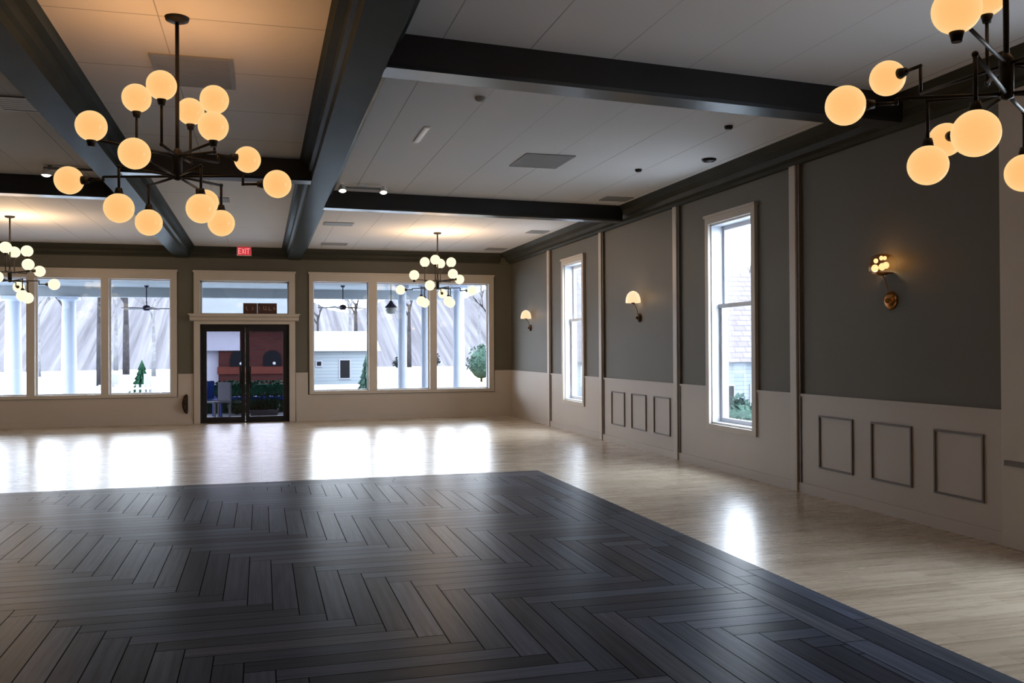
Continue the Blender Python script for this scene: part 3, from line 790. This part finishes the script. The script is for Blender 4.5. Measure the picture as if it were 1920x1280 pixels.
column(-6.28, 26.45, .48, 'thick white porch column seen through the leftmost pane of the left triple window')
column(-4.94, 26.45, .44, 'white porch column in the second pane from the right of the left triple window')
column(3.64, 24.2, .28, 'slim white porch column in the middle pane of the right triple window, left one of two')
column(4.24, 24.0, .28, 'slim white porch column in the middle pane of the right triple window, right one of two')
column(5.10, 23.8, .36, 'white porch column in the last pane of the right triple window')
# ceiling fans on the porch
def fan(x, y, z, label, a=0):
    e = empty('ceiling_fan', (x, y, 3.32)); 
    MB().lathe([(.001, -.05), (.04, -.05), (.06, -.01), (.06, 0)], seg=18).build('canopy', M['signlantern'], e)
    MB().tube((0, 0, -.03), (0, 0, z - 3.32 + .05), .013).build('down_rod', M['signlantern'], e)
    MB().lathe([(.001, -.06), (.07, -.055), (.10, -.01), (.10, .04), (.05, .08), (.001, .085)], seg=22).build('motor', M['signlantern'], e, (0, 0, z - 3.32))
    for i in range(5):
        t = a + i * 2 * PI / 5
        b = MB().prism([(.09, -.03), (.20, -.06), (.62, -.075), (.66, -.04), (.66, .04), (.62, .075), (.20, .06), (.09, .03)], 'Z', -.008, .008).build('blade', M['signlantern'], e, (0, 0, z - 3.32))
        b.rotation_euler = (.12, 0, t)
    tag(e, label, 'ceiling fan', 'porch ceiling fans')
fan(-2.90, 25.5, 2.72, 'dark ceiling fan seen through the pane left of the black doors')
fan(2.10, 24.5, 2.73, 'dark ceiling fan seen through the pane right of the black doors', .4)
# lantern
e = empty('hanging_lantern', (3.30, 23.9, 3.32))
MB().tube((0, 0, 0), (0, 0, -.44), .010).build('chain', M['signlantern'], e)
MB().lathe([(.001, -.42), (.03, -.43), (.07, -.50), (.15, -.58), (.16, -.61)], seg=20).build('hood', M['signlantern'], e)
MB().lathe([(.13, -.61), (.14, -.68), (.10, -.76), (.001, -.78)], seg=20).build('glass_bowl', M['lanternglass'], e)
tag(e, 'dark hooded hanging lantern with white bowl outside the middle pane of the right triple window', 'lantern')

# little conifers and shrubs
def conifer(x, y, h, r, label, mat, name='evergreen_tree', z=None):
    z = ground_z(x, y) if z is None else z
    e = empty(name, (x, y, z)); m = MB()
    rnd = random.Random(int(x * 100)); tiers = 6
    for t in range(tiers):
        z0 = h * (.14 + .80 * t / tiers); z1 = z0 + h * .26; r0 = r * (1 - t / tiers * .85)
        for k in range(14):
            a = 2 * PI * (k + rnd.random()) / 14; rr = r0 * rnd.uniform(.75, 1.05)
            m.tube((math.cos(a) * rr, math.sin(a) * rr, z0 - .04 * h), (0, 0, z1), .10 * r0 + .02, .006, 6)
    m.build('foliage', mat, e)
    MB().tube((0, 0, 0), (0, 0, h * .3), r * .09).build('trunk', M['bark'], e)
    tag(e, label, 'tree')
    return e
def shrub(x, y, h, r, label, mat, group=None, name='shrub', cat='shrub'):
    z = ground_z(x, y); e = empty(name, (x, y, z)); m = MB(); rnd = random.Random(int(x * 77 + y))
    for k in range(240):
        a = rnd.uniform(0, 2 * PI); t = rnd.random(); ph = rnd.uniform(-.3, PI / 2)
        p = Vector((math.cos(a) * math.cos(ph) * r, math.sin(a) * math.cos(ph) * r, h * .5 + math.sin(ph) * h * .5)) * rnd.uniform(.75, 1.0)
        s = r * rnd.uniform(.10, .18); n = Vector((rnd.uniform(-1, 1), rnd.uniform(-1, 1), rnd.uniform(-.2, 1))).normalized(); u = n.orthogonal().normalized() * s; w = n.cross(u)
        vs = [m.bm.verts.new(p + q) for q in (u, w * .6, -u, -w * .6)]; m.bm.faces.new(vs)
    m.sphere((0, 0, h * .5), r * .78, 14, 10, (1, 1, h / (2 * r)))
    m.build('foliage', mat, e)
    MB().tube((0, 0, 0), (0, 0, h * .4), r * .07).build('trunk', M['bark'], e)
    tag(e, label, cat, group)
conifer(-4.20, 35.5, 1.25, .42, 'small green conifer outside the pane left of the black doors', M['evergreen'])
conifer(3.36, 30.2, 1.45, .40, 'slim green conifer seen at the right edge of the first pane of the right window', M['shrub'])
shrub(10.45, 43.5, 1.9, .75, 'dark rounded evergreen bush outside the last pane of the right triple window', M['shrub'])
shrub(11.2, 19.9, 2.15, .85, 'grey green leafy bush outside the near tall side window', M['shrub'])
shrub(12.9, 21.9, 1.75, .6, 'smaller bush behind the leafy one outside the near tall side window', M['shrub'])

# planters, benches just outside
def planter(x, y, w, h, label, leafy=True, mat='whitewood'):
    z = ground_z(x, y) if y > 26.6 else -.03
    e = empty('planter_box', (x, y, z))
    MB().box(-w / 2, w / 2, -.2, .2, 0, h - .08).build('box', M['evergreen' if mat == 'bluecloth' else mat], e)
    MB().box(-w / 2 - .03, w / 2 + .03, -.23, .23, h - .08, h).build('rim', M[mat], e)
    m = MB(); rnd = random.Random(int(x * 31))
    for k in range(70):
        a = rnd.uniform(-w / 2, w / 2); b = rnd.uniform(-.18, .18); hh = rnd.uniform(.1, .38)
        m.tube((a, b, h - .05), (a + rnd.uniform(-.12, .12), b + rnd.uniform(-.1, .1), h + hh * (.35 if mat == 'bluecloth' else 1)), .035, .005, 5)
    m.build('plants', M['evergreen'], e)
    tag(e, label, 'planter')
planter(.06, 22.9, .62, .20, 'white planter box with dark foliage seen through the right door', mat='whitewood')
planter(.45, 25.0, 1.2, .42, 'blue-rimmed planter with dark leaves seen through the right door', mat='bluecloth')
planter(-.90, 25.0, 1.35, .42, 'blue-rimmed planter with dark leaves seen through the left door', mat='bluecloth')
for (x, t) in ((-.60, 'low dark green clump outside the left door'), (.22, 'low dark green clump outside the right door')):
    shrub(x, 24.2, .42, .34, t, M['evergreen'])
def garden_chair(x, y, rz, label, mat):
    z = ground_z(x, y) if y > 26.6 else -.03
    e = empty('garden_chair', (x, y, z), rz)
    MB().box(-.24, .24, -.24, .24, .40, .44).build('seat', M[mat], e, bevel=.01)
    MB().box(-.24, .24, .20, .24, .44, .88).build('backrest', M[mat], e, bevel=.01)
    for sx in (-.21, .21):
        for sy in (-.21, .21): MB().box(sx - .02, sx + .02, sy - .02, sy + .02, 0, .40).build('leg', M[mat], e)
    tag(e, label, 'chair', 'garden chairs outside')
garden_chair(-1.24, 23.5, .5, 'blue garden chair outside the left edge of the double doors', 'bluecloth')
garden_chair(-1.02, 22.6, -.9, 'white garden chair outside the left door, in front of the blue one', 'whitewood')
garden_chair(-4.95, 33.5, .2, 'garden chair left of the small conifer', 'whitewood')
garden_chair(-3.55, 33.2, 1.2, 'garden chair right of the small conifer', 'whitewood')
e = empty('clipped_hedge', (-.35, 28.0, ground_z(0, 28)))
m = MB(); rnd = random.Random(3)
m.box(-1.35, 1.45, -.22, .22, 0, .66)
for k in range(420):
    p = Vector((rnd.uniform(-1.4, 1.5), rnd.choice((-.24, rnd.uniform(-.2, .2))), rnd.uniform(.05, .72)))
    if p.y > -.23: p.z = rnd.uniform(.64, .76)
    n_ = Vector((rnd.uniform(-1, 1), rnd.uniform(-1, 1), rnd.uniform(-1, 1))).normalized(); u = n_.orthogonal().normalized() * .05; w_ = n_.cross(u)
    m.bm.faces.new([m.bm.verts.new(p + q) for q in (u, w_, -u, -w_)])
m.build('foliage', M['evergreen'], e)
MB().box(-1.2, 1.3, -.05, .05, -.02, .1).build('stems', M['bark'], e)
tag(e, 'dark clipped hedge outside, behind the planters seen through the double doors', 'hedge')
def low_wall(x0, x1, y, label):
    e = empty('picket_fence', ((x0 + x1) / 2, y, ground_z(x0, y))); w = (x1 - x0) / 2
    MB().box(-w, w, -.02, .02, .12, .18).box(-w, w, -.02, .02, .42, .48).build('rails', M['col'], e)
    m = MB(); k = -w
    while k < w: m.box(k, k + .08, -.04, -.02, 0, .58); k += .16
    m.build('pickets', M['col'], e); tag(e, label, 'fence')
low_wall(-5.5, -3.0, 31.5, 'low pale fence outside the pane left of the black doors')

# buildings
def pitched(x0, x1, y0, y1, z, he, hr, wallmat, roofmat, name, label, wins, axis='X', over=.3):
    e = empty(name, ((x0 + x1) / 2, (y0 + y1) / 2, z)); w, dp = (x1 - x0) / 2, (y1 - y0) / 2
    MB().box(-w, w, -dp, dp, 0, he).build('wall', M[wallmat], e)
    if axis == 'X': MB().prism([(-dp - over, he - .05), (0, hr), (dp + over, he - .05)], 'X', -w - over, w + over).build('roof', M[roofmat], e)
    else: MB().prism([(-w - over, he - .05), (0, hr), (w + over, he - .05)], 'Y', -dp - over, dp + over).build('roof', M[roofmat], e)
    for (a, b, c, d_) in wins:
        f = MB().box(a - .06, b + .06, -dp - .05, -dp, c - .06, d_ + .06).build('window', M['whitewood'], e)
        MB().box(a, b, -dp - .07, -dp - .05, c, d_).build('pane', M['darkpane'], f)
    tag(e, label, 'building')
    return e
# white cottage in the first pane of the right window
pitched(2.35, 5.3, 44.5, 49, ground_z(2, 45), 1.65, 2.6, 'siding', 'roofpale', 'cottage', 'small white cottage with one tall window, seen through the pane right of the doors', [(-.15, .3, .3, 1.15), (-1.25, -1.05, .9, 1.1)])
# neighbouring house out of the near side window
pitched(13, 24, 32.4, 40, -1.66, 2.75, 6.6, 'siding', 'roofgrey', 'neighbour_house', 'white house with grey shingle roof outside the near tall side window', [(-1.05, -.45, .9, 1.75), (.35, .95, .9, 1.75), (-3.6, -3.0, .9, 1.75), (2.6, 3.2, .9, 1.75)])
# brick outbuilding framed by the doors
e = empty('brick_building', (-.55, 41.5, ground_z(-.5, 41)))
MB().box(-1.25, 2.15, 0, 4, 0, 2.75).build('wall', M['brick'], e)
MB().box(-2.0, -1.25, 0.3, 4, 0, 1.95).build('white_annex', M['whitewood'], e)
MB().box(-1.95, -.35, -.12, 0.3, 1.65, 2.72).build('white_upper_panel', M['whitewood'], e)
MB().prism([(-.5, 2.7), (2, 4.6), (4.4, 2.7)], 'X', -2.2, 2.35).build('roof', M['roofmist'], e)
MB().box(-1.3, 2.2, -.06, 0, .62, .95).build('orange_band', M['brickband'], e)
MB().box(1.85, 2.05, -.3, -.06, 1.6, 2.75).build('white_post', M['whitewood'], e)
for cx in (-.38, 1.02):
    a = MB(); P = [(cx - .38, .95), (cx + .38, .95)] + [(cx + .38 * math.cos(t * PI / 10), 1.32 + .34 * math.sin(t * PI / 10)) for t in range(0, 11)]
    a.prism(P, 'Y', -.08, 0.0); f = a.build('arched_opening', M['darkpane'], e)
    MB().sphere((cx + .08, -.10, 1.08), .07, 12, 8).build('lamp', M['lanternglass'], f)
tag(e, 'red brick outbuilding with two dark arches and white panels, seen through the doors', 'building')

# wooded slope with individual bare trees
bm = bmesh.new(); gv = []
for j in range(13):
    row = []
    for i in range(61):
        x = -60 + 150 * i / 60; t = j / 12
        y = 78 + 26 * t + 3 * math.sin(i * .7); z = -2 + 9.5 * t + .8 * math.sin(i * 1.3) * t + 1.0 * math.sin(i * .37 + 1) * t
        row.append(bm.verts.new((x, y, z)))
    gv.append(row)
for j in range(12):
    for i in range(60): bm.faces.new((gv[j][i], gv[j][i + 1], gv[j + 1][i + 1], gv[j + 1][i]))
me = bpy.data.meshes.new('wooded_slope'); bm.to_mesh(me); bm.free(); me.materials.append(M['woods'])
for p in me.polygons: p.use_smooth = True
o = bpy.data.objects.new('wooded_slope', me); COL.objects.link(o); o['kind'] = 'structure'

def tree_mesh(h, seed, mat):
    rnd = random.Random(seed); m = MB()
    def br(p, d, L, r, k):
        q = p + d * L; m.tube(p, q, r, r * .62, 6 if k < 2 else 4, False)
        if k >= 4: return
        for i in range(3 if k < 3 else 2):
            nd = (d + Vector((rnd.uniform(-.75, .75), rnd.uniform(-.75, .75), rnd.uniform(-.05, .5)))).normalized()
            st = p + d * L * rnd.uniform(.55, 1.0)
            br(st, nd, L * rnd.uniform(.55, .78), r * .55, k + 1)
    m.tube((0, 0, 0), (0, 0, h * .32), h * .022, h * .018, 8)
    br(Vector((0, 0, h * .3)), Vector((0, 0, 1)), h * .26, h * .017, 0)
    return m
protos = []
for i in range(4):
    e = empty('bare_tree', (0, 0, 0)); tree_mesh(9, 20 + i, None).build('branches', M['bark'] if i % 2 else M['barkpale'], e); protos.append(e)
spots = []
rnd = random.Random(5)
while len(spots) < 30:
    y = rnd.uniform(60, 84); x = y * rnd.uniform(-.40, .46)
    if any(math.hypot(x - a, y - b) < 5.2 for a, b in spots) or any(math.hypot(x - a, y - b) < 7 for a, b in ((9, 55), (13.2, 56), (-15, 55))): continue
    spots.append((x, y))
spots += [(-10.6, 41), (-7.4, 47), (27.5, 48), (16.5, 46), (22, 47)]
for k, (x, y) in enumerate(spots):
    o = protos[k] if k < 4 else copy_tree(protos[k % 4])
    s = rnd.uniform(.75, 1.25); o.location = (x, y, ground_z(x, y) - .1); o.rotation_euler = (0, 0, rnd.uniform(0, 6)); o.scale = (s, s, s)
    tag(o, 'bare leafless tree standing in the winter woods beyond the open ground', 'tree', 'bare trees in the winter woods')
for (x, y, h, r, t) in ((10.6, 72, 1.1, .6, 'low dark bush far outside, left of the slim porch columns in the right window'), (13.6, 73, 1.5, .5, 'low dark bush far outside, between the two slim porch columns'), (-17.6, 62, 1.7, .35, 'narrow dark bush far outside beside the mullion of the left triple window')):
    shrub(x, y, h, r, t, M['darkpane'], None, 'bush', 'bush')

# ------------------------------------------------------------------ light
w = bpy.data.worlds.new('World'); sc.world = w; w.use_nodes = True
nt = w.node_tree; nt.nodes.clear()
out = nt.nodes.new('ShaderNodeOutputWorld'); bg = nt.nodes.new('ShaderNodeBackground')
tc = nt.nodes.new('ShaderNodeTexCoord'); sp = nt.nodes.new('ShaderNodeSeparateXYZ'); r = nt.nodes.new('ShaderNodeValToRGB')
nt.links.new(tc.outputs['Generated'], sp.inputs[0]); nt.links.new(sp.outputs['Z'], r.inputs[0])
r.color_ramp.elements[0].position = 0; r.color_ramp.elements[0].color = (.93, .97, 1, 1)
r.color_ramp.elements[1].position = .6; r.color_ramp.elements[1].color = (.80, .90, 1, 1)
nt.links.new(r.outputs[0], bg.inputs['Color']); bg.inputs['Strength'].default_value = 19.0
nt.links.new(bg.outputs[0], out.inputs[0])

def portal(loc, rotation, sx, sy):
    l = bpy.data.lights.new('portal', 'AREA'); l.shape = 'RECTANGLE'; l.size = sx; l.size_y = sy; l.cycles.is_portal = True
    o = bpy.data.objects.new('portal', l); COL.objects.link(o); o.location = loc; o.rotation_euler = rotation
for (a, b, z0, z1) in back_holes: portal(((a + b) / 2, YB + T + .02, (z0 + z1) / 2), (-PI / 2, 0, 0), b - a, z1 - z0)
for (a, b, z0, z1) in side_holes:
    portal((XR + T + .02, (a + b) / 2, (z0 + z1) / 2), (PI / 2, 0, PI / 2), b - a, z1 - z0)
for (a, b, z0, z1) in left_holes:
    portal((XL - T - .02, (a + b) / 2, (z0 + z1) / 2), (PI / 2, 0, -PI / 2), b - a, z1 - z0)

# ------------------------------------------------------------------ camera
cam = bpy.data.cameras.new('Camera'); co = bpy.data.objects.new('Camera', cam); COL.objects.link(co)
cam.sensor_width = 36; cam.lens = 1701 / 1920 * 36; cam.clip_end = 400
yaw, pi_, ro = math.radians(15.45), math.radians(.44), math.radians(-.3)
fw = Vector((math.sin(yaw) * math.cos(pi_), math.cos(yaw) * math.cos(pi_), math.sin(pi_)))
rt = Vector((math.cos(yaw), -math.sin(yaw), 0)); up = rt.cross(fw)
r2 = rt * math.cos(ro) + up * math.sin(ro); u2 = -rt * math.sin(ro) + up * math.cos(ro)
co.matrix_world = Matrix(((r2.x, u2.x, -fw.x, 0), (r2.y, u2.y, -fw.y, 0), (r2.z, u2.z, -fw.z, 1.62), (0, 0, 0, 1)))
sc.camera = co

sc.view_settings.view_transform = 'Standard'
sc.view_settings.look = 'None'
sc.view_settings.exposure = 0.0
sc.cycles.use_denoising = True
sc.cycles.max_bounces = 10; sc.cycles.diffuse_bounces = 5; sc.cycles.glossy_bounces = 4; sc.cycles.transparent_max_bounces = 16
sc.cycles.sample_clamp_indirect = 6.0
sc.cycles.caustics_reflective = False; sc.cycles.caustics_refractive = False
